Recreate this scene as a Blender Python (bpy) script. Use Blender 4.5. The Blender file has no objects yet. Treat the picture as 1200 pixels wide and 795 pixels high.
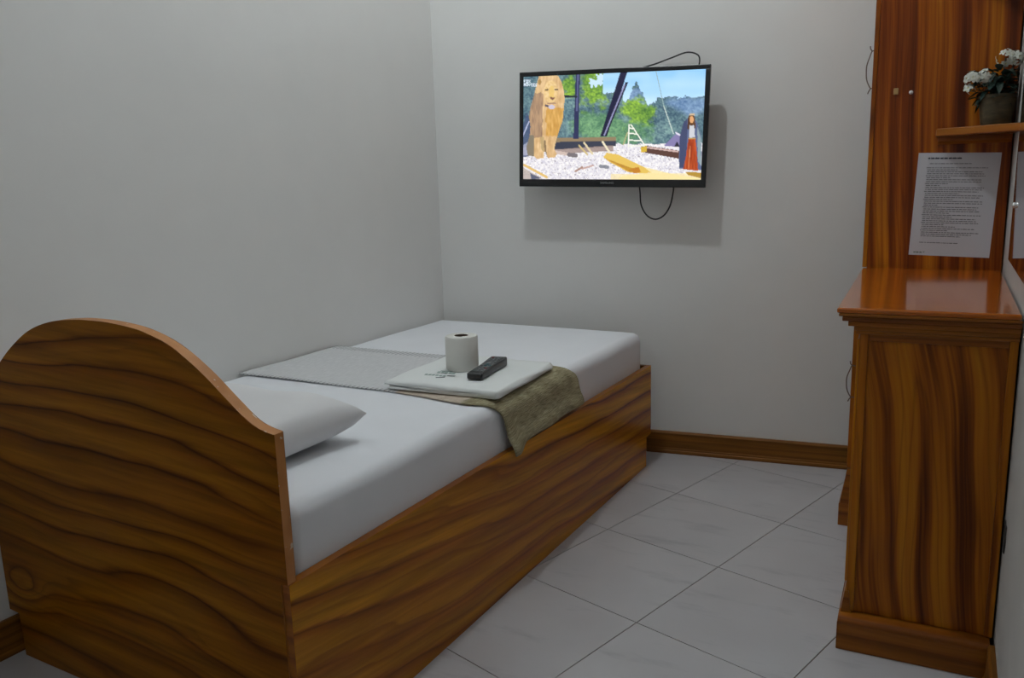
import bpy, bmesh, math, random
import numpy as np
from mathutils import Vector, Matrix

# ------------------------------------------------------------------ camera, world, exposure
SC = bpy.context.scene
COL = SC.collection
R = math.radians


def make_camera():
    yaw, pit, rol, f = R(-29.4149), R(-10.9913), R(-1.6568), 951.994
    fw = Vector((math.sin(yaw) * math.cos(pit), math.cos(yaw) * math.cos(pit), math.sin(pit)))
    rt = Vector((math.cos(yaw), -math.sin(yaw), 0))
    up = rt.cross(fw)
    rt2 = rt * math.cos(rol) + up * math.sin(rol)
    up2 = -rt * math.sin(rol) + up * math.cos(rol)
    cam = bpy.data.cameras.new('camera')
    cam.sensor_fit = 'HORIZONTAL'
    cam.sensor_width = 36.0
    cam.lens = f / 1200 * 36.0
    cam.clip_start = 0.02
    o = bpy.data.objects.new('camera', cam)
    m = Matrix((rt2, up2, -fw)).transposed().to_4x4()
    m.translation = Vector((1.9879, -2.9248, 1.1034))
    o.matrix_world = m
    COL.objects.link(o)
    SC.camera = o


make_camera()
world = bpy.data.worlds.new('world')
SC.world = world
world.use_nodes = True
world.node_tree.nodes['Background'].inputs[0].default_value = (0.5, 0.52, 0.55, 1)
world.node_tree.nodes['Background'].inputs[1].default_value = 0.05
SC.view_settings.view_transform = 'Standard'
SC.view_settings.look = 'None'
SC.view_settings.exposure = 0.0
SC.view_settings.gamma = 1.0
SC.view_settings.use_curve_mapping = False

LAMP_POS = Vector((0.85, -1.12, 3.18))
LAMP_POWER = 31.0
LAMP_COLOR = (0.88, 0.965, 1.0)


# ------------------------------------------------------------------ helpers
def srgb(r, g, b):
    f = lambda c: (c / 255 / 12.92) if c / 255 <= 0.04045 else ((c / 255 + 0.055) / 1.055) ** 2.4
    return (f(r), f(g), f(b), 1.0)


def empty(name, loc=(0, 0, 0), rz=0.0):
    o = bpy.data.objects.new(name, None)
    o.empty_display_size = 0.05
    o.location = loc
    o.rotation_euler = (0, 0, rz)
    COL.objects.link(o)
    return o


def tag(o, label=None, cat=None, group=None, kind=None):
    if label: o['label'] = label
    if cat: o['category'] = cat
    if group: o['group'] = group
    if kind: o['kind'] = kind
    return o


def link(name, me, mats, parent=None, smooth=False):
    o = bpy.data.objects.new(name, me)
    COL.objects.link(o)
    for m in (mats if isinstance(mats, (list, tuple)) else [mats]):
        me.materials.append(m)
    if smooth:
        me.polygons.foreach_set('use_smooth', [True] * len(me.polygons))
    if parent is not None:
        o.parent = parent
    return o


class MB:
    """collects shapes; build() links them as one mesh object"""

    def __init__(self):
        self.bm = bmesh.new()

    def box(self, x0, x1, y0, y1, z0, z1, bevel=0.0, seg=2, mat=0, M=None):
        b = bmesh.new()
        vs = [b.verts.new((x, y, z)) for x in (x0, x1) for y in (y0, y1) for z in (z0, z1)]
        for f in ((0, 1, 3, 2), (4, 6, 7, 5), (0, 4, 5, 1), (2, 3, 7, 6), (0, 2, 6, 4), (1, 5, 7, 3)):
            b.faces.new([vs[i] for i in f])
        if bevel:
            bmesh.ops.bevel(b, geom=list(b.edges), offset=bevel, segments=seg, profile=0.5, affect='EDGES')
        self._merge(b, mat, M)
        return self

    def prism(self, pts, axis, a0, a1, mat=0, capmat=None, M=None, bevel=0.0):
        """pts: 2-D outline; extruded along axis ('x','y','z') from a0 to a1"""
        def P(u, v, a):
            return {'x': (a, u, v), 'y': (u, a, v), 'z': (u, v, a)}[axis]
        b = bmesh.new()
        A = [b.verts.new(P(u, v, a0)) for u, v in pts]
        B = [b.verts.new(P(u, v, a1)) for u, v in pts]
        n = len(pts)
        caps = [b.faces.new(A), b.faces.new(B[::-1])]
        sides = [b.faces.new((A[i], B[i], B[(i + 1) % n], A[(i + 1) % n])) for i in range(n)]
        for f in sides: f.material_index = mat
        for f in caps: f.material_index = mat if capmat is None else capmat
        if bevel:
            bmesh.ops.bevel(b, geom=list({e for f in caps for e in f.edges}), offset=bevel, segments=2, profile=0.5, affect='EDGES')
        self._merge(b, None, M)
        return self

    def tube(self, pts, r, n=8, closed=False, mat=0, radii=None):
        b = bmesh.new()
        pts = [Vector(p) for p in pts]
        rings = []
        up = Vector((0, 0, 1))
        prevn = None
        for i, p in enumerate(pts):
            t = (pts[min(i + 1, len(pts) - 1)] - pts[max(i - 1, 0)]).normalized()
            if prevn is None:
                a = up if abs(t.dot(up)) < 0.9 else Vector((1, 0, 0))
                nn = (a - t * a.dot(t)).normalized()
            else:
                nn = (prevn - t * prevn.dot(t)).normalized()
            prevn = nn
            bn = t.cross(nn)
            rr = radii[i] if radii else r
            rings.append([b.verts.new(p + (nn * math.cos(k * 2 * math.pi / n) + bn * math.sin(k * 2 * math.pi / n)) * rr) for k in range(n)])
        for i in range(len(rings) - 1):
            for k in range(n):
                b.faces.new((rings[i][k], rings[i][(k + 1) % n], rings[i + 1][(k + 1) % n], rings[i + 1][k]))
        b.faces.new(rings[0][::-1])
        b.faces.new(rings[-1])
        self._merge(b, mat, None)
        return self

    def lathe(self, prof, n=32, c=(0, 0, 0), mat=0, M=None):
        b = bmesh.new()
        rings = []
        for r, z in prof:
            if r < 1e-6:
                rings.append([b.verts.new((c[0], c[1], c[2] + z))])
            else:
                rings.append([b.verts.new((c[0] + r * math.cos(k * 2 * math.pi / n), c[1] + r * math.sin(k * 2 * math.pi / n), c[2] + z)) for k in range(n)])
        for A, B in zip(rings, rings[1:]):
            for k in range(n):
                k2 = (k + 1) % n
                if len(A) == 1 and len(B) == 1: continue
                if len(A) == 1: b.faces.new((A[0], B[k2], B[k]))
                elif len(B) == 1: b.faces.new((A[k], A[k2], B[0]))
                else: b.faces.new((A[k], A[k2], B[k2], B[k]))
        self._merge(b, mat, M)
        return self

    def grid(self, fn, nu, nv, mat=0):
        b = bmesh.new()
        V = [[b.verts.new(fn(i / nu, j / nv)) for j in range(nv + 1)] for i in range(nu + 1)]
        for i in range(nu):
            for j in range(nv):
                b.faces.new((V[i][j], V[i + 1][j], V[i + 1][j + 1], V[i][j + 1]))
        self._merge(b, mat, None)
        return self

    def _merge(self, b, mat, M):
        if mat is not None:
            for f in b.faces: f.material_index = mat
        if M is not None:
            bmesh.ops.transform(b, matrix=M, verts=b.verts)
        me = bpy.data.meshes.new('tmp')
        b.to_mesh(me)
        b.free()
        self.bm.from_mesh(me)
        bpy.data.meshes.remove(me)

    def build(self, name, mats, parent=None, smooth=False, angle=None, normals=True):
        if normals:
            bmesh.ops.recalc_face_normals(self.bm, faces=self.bm.faces)
        me = bpy.data.meshes.new(name)
        self.bm.to_mesh(me)
        self.bm.free()
        o = link(name, me, mats, parent, smooth)
        if angle is not None:
            me.polygons.foreach_set('use_smooth', [True] * len(me.polygons))
            me.set_sharp_from_angle(angle=R(angle))
        return o


def catmull(pts, n):
    out = []
    P = [pts[0]] + list(pts) + [pts[-1]]
    for i in range(1, len(P) - 2):
        for k in range(n):
            t = k / n
            out.append(tuple(0.5 * (2 * P[i][d] + (P[i + 1][d] - P[i - 1][d]) * t + (2 * P[i - 1][d] - 5 * P[i][d] + 4 * P[i + 1][d] - P[i + 2][d]) * t * t + (3 * P[i][d] - P[i - 1][d] - 3 * P[i + 1][d] + P[i + 2][d]) * t ** 3) for d in range(len(pts[0]))))
    out.append(tuple(pts[-1]))
    return out


# ------------------------------------------------------------------ materials
class NT:
    def __init__(self, name):
        self.m = bpy.data.materials.new(name)
        self.m.use_nodes = True
        self.t = self.m.node_tree
        self.t.nodes.clear()
        self.out = self.t.nodes.new('ShaderNodeOutputMaterial')

    def n(self, typ, ins=None, **props):
        nd = self.t.nodes.new(typ)
        for k, v in props.items(): setattr(nd, k, v)
        for k, v in (ins or {}).items():
            s = nd.inputs[k]
            if isinstance(v, bpy.types.NodeSocket): self.t.links.new(v, s)
            else: s.default_value = v
        return nd

    def math(self, op, a, b=0.0, c=None):
        ins = {0: a, 1: b}
        if c is not None: ins[2] = c
        return self.n('ShaderNodeMath', ins, operation=op).outputs[0]

    def ramp(self, fac, stops, interp='LINEAR'):
        nd = self.n('ShaderNodeValToRGB', {0: fac})
        cr = nd.color_ramp
        cr.interpolation = interp
        while len(cr.elements) < len(stops): cr.elements.new(0.5)
        for e, (p, c) in zip(cr.elements, stops):
            e.position = p
            e.color = c if len(c) == 4 else (*c, 1)
        return nd.outputs[0]

    def mix(self, a, b, fac, blend='MIX'):
        nd = self.n('ShaderNodeMix', data_type='RGBA', blend_type=blend)
        for i, v in ((0, fac), (6, a), (7, b)):
            if isinstance(v, bpy.types.NodeSocket): self.t.links.new(v, nd.inputs[i])
            else: nd.inputs[i].default_value = v
        return nd.outputs[2]

    def noise(self, vec, scale, detail=3.0, rough=0.5):
        return self.n('ShaderNodeTexNoise', {'Vector': vec, 'Scale': scale, 'Detail': detail, 'Roughness': rough}).outputs[0]

    def bump(self, h, strength=0.2, dist=0.002):
        return self.n('ShaderNodeBump', {'Height': h, 'Strength': strength, 'Distance': dist}).outputs[0]

    def bsdf(self, **kw):
        b = self.n('ShaderNodeBsdfPrincipled', {k.replace('_', ' '): v for k, v in kw.items()})
        self.t.links.new(b.outputs[0], self.out.inputs[0])
        return self.m


def plain(name, col, rough=0.5, metal=0.0, spec=0.5, **kw):
    t = NT(name)
    return t.bsdf(Base_Color=(*col[:3], 1), Roughness=rough, Metallic=metal, Specular_IOR_Level=spec, **kw)


def wall_paint(name, col, mottle=0.04):
    t = NT(name)
    tc = t.n('ShaderNodeTexCoord').outputs['Object']
    n1 = t.noise(tc, 1.3, 3)
    n2 = t.noise(tc, 9.0, 4)
    f = t.math('ADD', t.math('MULTIPLY', n1, 0.7), t.math('MULTIPLY', n2, 0.3))
    c = t.ramp(f, [(0.3, tuple(x * (1 - mottle) for x in col)), (0.7, tuple(min(1, x * (1 + mottle * 0.4)) for x in col))])
    h = t.noise(tc, 220.0, 3)
    h2 = t.noise(tc, 14.0, 3)
    hh = t.math('ADD', t.math('MULTIPLY', h, 0.2), h2)
    return t.bsdf(Base_Color=c, Roughness=0.6, Specular_IOR_Level=0.3, Normal=t.bump(hh, 0.12, 0.003))


def wood(name, along, across, freq, gold, mid, dark, slope=0.0, warp=1.0, rough=0.28, knot=None, streak=0.35, gstretch=1.0, line=1.0, seed=0.0, coat=0.35, spec=0.22):
    """faux-grain varnish; along/across are axis letters of the object's own space, metres"""
    t = NT(name)
    tc = t.n('ShaderNodeTexCoord').outputs['Object']
    sx = t.n('ShaderNodeSeparateXYZ', {0: tc})
    ax = {'x': sx.outputs[0], 'y': sx.outputs[1], 'z': sx.outputs[2]}
    g, c = ax[along], ax[across]
    d = [ax[k] for k in 'xyz' if k not in (along, across)][0]
    if slope: c = t.math('ADD', c, t.math('MULTIPLY', g, slope))
    base = t.n('ShaderNodeCombineXYZ', {0: t.math('MULTIPLY', g, 1.15 * gstretch), 1: t.math('MULTIPLY', c, 1.8), 2: t.math('ADD', d, seed)}).outputs[0]
    low = t.math('SUBTRACT', t.noise(base, 1.0, 1.5, 0.4), 0.5)
    base2 = t.n('ShaderNodeCombineXYZ', {0: t.math('MULTIPLY', g, 2.0 * gstretch), 1: t.math('MULTIPLY', c, 8.0), 2: t.math('ADD', d, seed + 7.1)}).outputs[0]
    med = t.math('SUBTRACT', t.noise(base2, 1.0, 2.0, 0.5), 0.5)
    fine_v = t.n('ShaderNodeCombineXYZ', {0: t.math('MULTIPLY', g, 5.0), 1: t.math('MULTIPLY', c, 120.0), 2: t.math('ADD', d, seed)}).outputs[0]
    fine = t.noise(fine_v, 1.0, 3.0, 0.6)
    band = t.math('MULTIPLY', c, freq)
    band = t.math('ADD', band, t.math('MULTIPLY', low, 5.5 * warp))
    band = t.math('ADD', band, t.math('MULTIPLY', med, 1.3 * warp))
    band = t.math('ADD', band, t.math('MULTIPLY', t.math('SUBTRACT', fine, 0.5), 0.10))
    if knot:
        kg, kc, kr, ka = knot
        dg = t.math('SUBTRACT', g, kg)
        dc = t.math('SUBTRACT', ax[across], kc)
        r2 = t.math('ADD', t.math('MULTIPLY', t.math('MULTIPLY', dg, dg), 0.35), t.math('MULTIPLY', dc, dc))
        bell = t.math('EXPONENT', t.math('MULTIPLY', r2, -1.0 / (kr * kr)))
        band = t.math('ADD', band, t.math('MULTIPLY', bell, ka))
    fr = t.math('FRACT', band)
    dk = tuple(m + (x - m) * line for m, x in zip(mid, dark))
    col = t.ramp(fr, [(0.0, dk), (0.06, mid), (0.12, tuple(0.4 * a + 0.6 * b for a, b in zip(mid, gold))), (0.30, gold), (0.62, tuple(0.7 * a + 0.3 * b for a, b in zip(gold, mid))), (0.86, mid), (0.94, tuple(0.8 * a + 0.2 * b for a, b in zip(mid, dk))), (1.0, dk)])
    # broad tone drift and fine streaks
    drift = t.noise(base2, 0.45, 2.0, 0.5)
    col = t.mix(col, (*mid, 1), t.ramp(drift, [(0.42, (0, 0, 0)), (0.68, (0.75, 0.75, 0.75))]))
    sv = t.n('ShaderNodeCombineXYZ', {0: t.math('MULTIPLY', g, 2.2), 1: t.math('MULTIPLY', c, 42.0), 2: t.math('ADD', d, seed + 3.0)}).outputs[0]
    st = t.noise(sv, 1.0, 4.0, 0.6)
    sfac = t.ramp(st, [(0.3, (1 - streak,) * 3), (0.7, (1 + streak * 0.35,) * 3)])
    col = t.mix(col, sfac, 1.0, 'MULTIPLY')
    ffac = t.ramp(fine, [(0.3, (0.86, 0.86, 0.86)), (0.7, (1.06, 1.06, 1.06))])
    col = t.mix(col, ffac, 1.0, 'MULTIPLY')
    fr2 = t.math('FRACT', t.math('ADD', t.math('MULTIPLY', band, 1.63), t.math('MULTIPLY', med, 1.2)))
    keep = t.ramp(drift, [(0.40, (0.15, 0.15, 0.15)), (0.60, (0.7, 0.7, 0.7))])
    l2 = t.ramp(fr2, [(0.0, (0.85, 0.85, 0.85)), (0.05, (0.1, 0.1, 0.1)), (0.2, (0, 0, 0)), (0.7, (0, 0, 0)), (1.0, (0.85, 0.85, 0.85))])
    col = t.mix(col, (*dk, 1), t.math('MULTIPLY', t.math('MULTIPLY', keep, l2), line * 0.75))
    return t.bsdf(Base_Color=col, Roughness=rough, Specular_IOR_Level=spec, Coat_Weight=coat, Coat_Roughness=0.15)


M = {}
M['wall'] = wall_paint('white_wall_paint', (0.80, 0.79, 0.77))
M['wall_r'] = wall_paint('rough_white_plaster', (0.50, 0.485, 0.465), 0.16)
M['ceiling'] = wall_paint('ceiling_paint', (0.85, 0.85, 0.84))
GOLD, MID, DARK = (0.36, 0.140, 0.006), (0.23, 0.070, 0.004), (0.075, 0.020, 0.002)
M['wood_head'] = wood('headboard_wood', 'x', 'z', 13.0, GOLD, MID, DARK, slope=0.05, warp=1.0, coat=0.0, spec=0.08, knot=(-0.40, 0.195, 0.045, 1.7), seed=2.3, gstretch=0.8)
M['wood_panel'] = wood('side_panel_wood', 'y', 'z', 13.0, (0.74, 0.33, 0.014), (0.44, 0.150, 0.012), (0.13, 0.034, 0.005), slope=0.11, warp=0.55, seed=5.2, rough=0.26, gstretch=0.75, coat=0.02, spec=0.16)
M['wood_edge'] = wood('wood_board_edge', 'x', 'y', 30.0, (0.56, 0.25, 0.08), (0.44, 0.17, 0.05), (0.28, 0.10, 0.03), warp=0.2, rough=0.4, coat=0.1)


def chipped_edge():
    t = NT('chipped_board_edge')
    tc = t.n('ShaderNodeTexCoord').outputs['Object']
    n = t.noise(tc, 14.0, 2)
    c = t.ramp(n, [(0.35, (0.40, 0.150, 0.035)), (0.65, (0.54, 0.235, 0.075))])
    ch = t.noise(tc, 55.0, 3)
    c = t.mix(c, (0.66, 0.60, 0.52, 1), t.ramp(ch, [(0.66, (0, 0, 0)), (0.70, (0.8, 0.8, 0.8))]))
    return t.bsdf(Base_Color=c, Roughness=0.4, Specular_IOR_Level=0.3)


M['edge_chip'] = chipped_edge()


def streaky(name, along, across, cols, freq=16.0, slope=0.0, seed=0.0, rough=0.32, coat=0.03, wob=0.055):
    """long dry-brushed streaks: dark, brown, orange, gold"""
    t = NT(name)
    tc = t.n('ShaderNodeTexCoord').outputs['Object']
    sx = t.n('ShaderNodeSeparateXYZ', {0: tc})
    ax = {'x': sx.outputs[0], 'y': sx.outputs[1], 'z': sx.outputs[2]}
    g, c = ax[along], ax[across]
    d = [ax[k] for k in 'xyz' if k not in (along, across)][0]
    wv = t.n('ShaderNodeCombineXYZ', {0: t.math('MULTIPLY', g, 2.2), 1: t.math('MULTIPLY', c, 3.0), 2: t.math('ADD', d, seed)}).outputs[0]
    warp = t.math('MULTIPLY', t.math('SUBTRACT', t.noise(wv, 1.0, 1.0), 0.5), wob)
    c2 = t.math('ADD', t.math('ADD', c, warp), t.math('MULTIPLY', g, slope))
    v1 = t.n('ShaderNodeCombineXYZ', {0: t.math('MULTIPLY', g, 0.9), 1: t.math('MULTIPLY', c2, freq), 2: t.math('ADD', d, seed)}).outputs[0]
    n1 = t.noise(v1, 1.0, 2.0, 0.45)
    v2 = t.n('ShaderNodeCombineXYZ', {0: t.math('MULTIPLY', g, 1.6), 1: t.math('MULTIPLY', c2, freq * 4.2), 2: t.math('ADD', d, seed + 5)}).outputs[0]
    n2 = t.noise(v2, 1.0, 3.0, 0.55)
    v3 = t.n('ShaderNodeCombineXYZ', {0: t.math('MULTIPLY', g, 5.0), 1: t.math('MULTIPLY', c2, 190.0), 2: d}).outputs[0]
    n3 = t.noise(v3, 1.0, 3.0, 0.6)
    f = t.math('ADD', t.math('ADD', t.math('MULTIPLY', n1, 0.66), t.math('MULTIPLY', n2, 0.26)), t.math('MULTIPLY', n3, 0.08))
    dk, br, og, gd = cols
    col = t.ramp(f, [(0.37, dk), (0.445, br), (0.51, og), (0.58, tuple(0.6 * a + 0.4 * b for a, b in zip(og, gd))), (0.67, gd)])
    # thin flame lines
    vl = t.n('ShaderNodeCombineXYZ', {0: t.math('MULTIPLY', g, 0.55), 1: t.math('MULTIPLY', c2, freq * 0.45), 2: t.math('ADD', d, seed + 11)}).outputs[0]
    nl = t.noise(vl, 1.0, 0.0)
    ln = t.math('ABSOLUTE', t.math('SUBTRACT', t.math('FRACT', t.math('MULTIPLY', nl, 9.0)), 0.5))
    col = t.mix(col, (*dk, 1), t.ramp(ln, [(0.0, (0.35, 0.35, 0.35)), (0.14, (0, 0, 0))]))
    return t.bsdf(Base_Color=col, Roughness=rough, Specular_IOR_Level=0.22, Coat_Weight=coat, Coat_Roughness=0.15)


SD = ((0.10, 0.021, 0.001), (0.24, 0.058, 0.002), (0.39, 0.117, 0.003), (0.55, 0.215, 0.005))
WD = ((0.085, 0.014, 0.001), (0.18, 0.034, 0.002), (0.28, 0.064, 0.003), (0.55, 0.195, 0.007))
M['wood_side'] = streaky('dresser_side_wood', 'z', 'x', SD, 25.0, 0.11, 1.7)
M['wood_ward'] = streaky('wardrobe_side_wood', 'z', 'x', WD, 30.0, 0.03, 9.4, wob=0.028)
M['wood_front'] = streaky('cabinet_front_wood', 'z', 'y', SD, 15.0, 0.0, 8.8)
M['wood_stile'] = streaky('stile_wood', 'z', 'x', SD, 26.0, 0.0, 6.1)
TG, TM, TD = (0.40, 0.135, 0.012), (0.27, 0.076, 0.008), (0.13, 0.034, 0.005)
M['wood_trimx'] = wood('trim_wood_across', 'x', 'z', 24.0, TG, TM, TD, warp=0.3, seed=4.0, line=0.6, coat=0.04, gstretch=0.6)
M['wood_trimy'] = wood('trim_wood_lengthwise', 'y', 'z', 24.0, TG, TM, TD, warp=0.3, seed=4.6, line=0.6, coat=0.04, gstretch=0.6)
M['wood_top'] = wood('dresser_top_wood', 'x', 'y', 14.0, (0.50, 0.125, 0.005), (0.42, 0.095, 0.004), (0.32, 0.066, 0.003), warp=0.6, seed=3.3, rough=0.10, streak=0.15, line=0.5, coat=0.6)
M['baseboard'] = wood('baseboard_wood', 'x', 'z', 40.0, (0.30, 0.120, 0.014), (0.22, 0.080, 0.010), (0.13, 0.042, 0.006), warp=0.25, seed=0.4, rough=0.5, gstretch=0.4, coat=0.0)


def tile_mat():
    t = NT('marbled_tile')
    geo = t.n('ShaderNodeTexCoord').outputs['Object']
    rnd = t.n('ShaderNodeObjectInfo').outputs['Random']
    off = t.n('ShaderNodeVectorMath', {0: geo, 1: t.n('ShaderNodeCombineXYZ', {0: 0.0, 1: 0.0, 2: t.math('MULTIPLY', rnd, 37.0)}).outputs[0]}, operation='ADD').outputs[0]
    mp = t.n('ShaderNodeMapping', {'Vector': off, 'Rotation': (0, 0, R(-32)), 'Scale': (2.6, 11.0, 1.0)}).outputs[0]
    n1 = t.noise(mp, 1.6, 5, 0.62)
    vein = t.ramp(n1, [(0.56, (0, 0, 0)), (0.66, (0.35, 0.35, 0.35)), (0.76, (0.75, 0.75, 0.75))])
    cl = t.noise(off, 3.0, 3)
    basec = t.ramp(cl, [(0.3, (0.50, 0.485, 0.50)), (0.7, (0.56, 0.548, 0.565))])
    c = t.mix(basec, (0.36, 0.355, 0.38, 1), vein)
    return t.bsdf(Base_Color=c, Roughness=0.30, Specular_IOR_Level=0.5, Normal=t.bump(t.noise(off, 12.0, 2), 0.02, 0.002))


M['tile'] = tile_mat()
M['grout'] = plain('grout', (0.24, 0.195, 0.13), 0.9)


def fabric(name, col, weave=700.0, strength=0.25, rough=0.85, crease=0.0):
    t = NT(name)
    tc = t.n('ShaderNodeTexCoord').outputs['Object']
    w1 = t.noise(tc, weave, 2)
    w2 = t.noise(tc, 5.0, 3)
    h = t.math('ADD', t.math('MULTIPLY', w1, 0.15), t.math('MULTIPLY', w2, 1.0 + crease))
    c = t.ramp(w2, [(0.3, tuple(x * 0.96 for x in col)), (0.7, col)])
    return t.bsdf(Base_Color=c, Roughness=rough, Specular_IOR_Level=0.2, Sheen_Weight=0.1, Normal=t.bump(h, strength, 0.004))


M['sheet'] = fabric('white_bed_sheet', (0.88, 0.89, 0.93))
M['pillow'] = fabric('white_pillowcase', (0.80, 0.79, 0.80), crease=0.6)
M['towel'] = fabric('white_terry_towel', (0.86, 0.88, 0.87), weave=420.0, strength=0.5)
M['tissue'] = fabric('toilet_tissue', (0.80, 0.785, 0.74), weave=300.0, strength=0.5)
M['card'] = plain('cardboard_core', (0.18, 0.13, 0.10), 0.9)
M['card_in'] = plain('cardboard_inside', (0.09, 0.07, 0.06), 0.9)


def runner_mat():
    t = NT('woven_bed_runner')
    tc = t.n('ShaderNodeTexCoord').outputs['UV']      # u along the runner in metres, v across in metres
    sx = t.n('ShaderNodeSeparateXYZ', {0: tc})
    u, v = sx.outputs[0], sx.outputs[1]
    heath = t.n('ShaderNodeCombineXYZ', {0: t.math('MULTIPLY', u, 260.0), 1: t.math('MULTIPLY', v, 30.0), 2: 0.0}).outputs[0]
    hn = t.noise(heath, 1.0, 3, 0.6)
    blot = t.noise(tc, 18.0, 3)
    # cloth colours
    pale = t.ramp(hn, [(0.35, (0.64, 0.64, 0.65)), (0.65, (0.75, 0.75, 0.76))])
    pink = t.ramp(hn, [(0.35, (0.56, 0.46, 0.37)), (0.65, (0.65, 0.55, 0.45))])
    olive = t.ramp(hn, [(0.32, (0.22, 0.185, 0.10)), (0.5, (0.36, 0.315, 0.195)), (0.7, (0.48, 0.43, 0.29))])
    olive = t.mix(olive, t.ramp(blot, [(0.35, (0.80, 0.80, 0.80)), (0.65, (1.1, 1.1, 1.1))]), 1.0, 'MULTIPLY')
    e = t.math('ADD', u, t.math('MULTIPLY', t.math('SUBTRACT', t.noise(tc, 40.0, 2), 0.5), 0.02))
    c = t.mix(pale, pink, t.ramp(e, [(0.600, (0, 0, 0)), (0.612, (1, 1, 1))]))
    c = t.mix(c, olive, t.ramp(e, [(0.835, (0, 0, 0)), (0.850, (1, 1, 1))]))
    # ladder of drawn threads near both hems of the pale half
    tick = t.math('LESS_THAN', t.math('FRACT', t.math('MULTIPLY', u, 62.0)), 0.34)
    near_hem = t.math('LESS_THAN', v, 0.014)
    far_hem = t.math('GREATER_THAN', v, 0.415)
    hem = t.math('MAXIMUM', near_hem, far_hem)
    paleside = t.math('LESS_THAN', u, 0.60)
    k = t.math('MULTIPLY', t.math('MULTIPLY', tick, hem), t.math('MULTIPLY', paleside, 0.75))
    c = t.mix(c, (0.27, 0.27, 0.28, 1), k)
    rib = t.math('SINE', t.math('MULTIPLY', v, 900.0))
    ribu = t.math('SINE', t.math('MULTIPLY', u, 1100.0))
    h = t.math('ADD', t.math('MULTIPLY', rib, 0.5), t.math('MULTIPLY', t.math('ADD', ribu, hn), 0.6))
    return t.bsdf(Base_Color=c, Roughness=0.95, Specular_IOR_Level=0.1, Normal=t.bump(h, 0.35, 0.0015))


M['runner'] = runner_mat()
M['tv_black'] = plain('tv_gloss_black', (0.012, 0.012, 0.014), 0.22)
M['tv_case'] = plain('tv_matt_black', (0.02, 0.02, 0.022), 0.55)
M['tv_letter'] = plain('tv_silver_lettering', (0.33, 0.34, 0.34), 0.35, 0.4)
M['cable'] = plain('black_cable', (0.012, 0.012, 0.012), 0.45)
M['metal'] = plain('dark_bronze_metal', (0.20, 0.15, 0.12), 0.4, 0.7)
M['steel'] = plain('bracket_steel', (0.08, 0.08, 0.085), 0.5, 0.8)
M['paper'] = plain('notice_paper', (0.56, 0.56, 0.60), 0.35, Coat_Weight=0.3, Coat_Roughness=0.15)
M['ink'] = plain('notice_ink', (0.13, 0.13, 0.145), 0.6)
M['ink_title'] = plain('notice_title_ink', (0.06, 0.06, 0.08), 0.6)
M['ink_green'] = plain('notice_footer_ink', (0.10, 0.14, 0.10), 0.6)
M['remote'] = plain('remote_black_plastic', (0.018, 0.018, 0.02), 0.38)
M['remote_face'] = plain('remote_face_plastic', (0.05, 0.052, 0.055), 0.3)
M['button'] = plain('rubber_button_grey', (0.20, 0.21, 0.22), 0.5)
M['button_teal'] = plain('rubber_button_teal', (0.03, 0.13, 0.15), 0.5)
M['button_red'] = plain('rubber_button_red', (0.20, 0.02, 0.03), 0.5)
M['print_teal'] = plain('towel_print_green', (0.36, 0.45, 0.42), 0.8)
M['print_grey'] = plain('towel_print_grey', (0.20, 0.21, 0.21), 0.8)
M['petal'] = plain('white_petals', (0.60, 0.61, 0.54), 0.7)
M['petal_eye'] = plain('flower_centre', (0.50, 0.46, 0.20), 0.7)
M['leaf'] = plain('dark_green_leaves', (0.014, 0.034, 0.024), 0.6)
M['leaf2'] = plain('blue_green_leaves', (0.02, 0.06, 0.052), 0.6)
M['glow_chrome'] = plain('mirror_clip_chrome', (0.75, 0.75, 0.72), 0.25, 0.6)
M['mirror'] = plain('mirror_silver', (0.72, 0.75, 0.80), 0.03, 1.0)
M['mirror_back'] = plain('mirror_edge', (0.13, 0.15, 0.18), 0.4)
M['gouge'] = plain('dark_gouge', (0.035, 0.03, 0.028), 0.9)
M['pin_white'] = plain('white_pin', (0.70, 0.66, 0.62), 0.4)
M['pin_brass'] = plain('brass_cap', (0.40, 0.25, 0.09), 0.45)
M['lamp_base'] = plain('lamp_base_white', (0.75, 0.75, 0.75), 0.5)


def pot_mat():
    t = NT('brown_pot')
    tc = t.n('ShaderNodeTexCoord').outputs['Object']
    w = t.noise(t.n('ShaderNodeMapping', {'Vector': tc, 'Scale': (25, 25, 90)}).outputs[0], 1.0, 3)
    c = t.ramp(w, [(0.3, (0.035, 0.027, 0.013)), (0.7, (0.10, 0.076, 0.035))])
    return t.bsdf(Base_Color=c, Roughness=0.6, Normal=t.bump(w, 0.4, 0.004))


M['pot'] = pot_mat()


def emit(name, col, s):
    t = NT(name)
    e = t.n('ShaderNodeEmission', {0: (*col, 1), 1: s})
    t.t.links.new(e.outputs[0], t.out.inputs[0])
    return t.m


# ------------------------------------------------------------------ the room
BA = R(8.18)                       # back wall leans away to the right
bw = Vector((math.cos(BA), math.sin(BA), 0))          # along the back wall
bn = Vector((math.sin(BA), -math.cos(BA), 0))         # into the room
RA = R(2.708)                      # furniture row / right wall
RO = Vector((1.71, -0.223, 0))
ex = Vector((math.cos(RA), math.sin(RA), 0))
ey = Vector((-math.sin(RA), math.cos(RA), 0))
RW = 0.371                         # right wall plane in the furniture frame
HC = LAMP_POS.z + 0.05
YN = -3.55
WA = R(2.708 - 1.5)                # the right wall itself runs a little off the furniture row
wey = Vector((-math.sin(WA), math.cos(WA), 0))
wex = Vector((math.cos(WA), math.sin(WA), 0))


def rf(x, y, z=0.0):
    return RO + ex * x + ey * y + Vector((0, 0, z))


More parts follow.
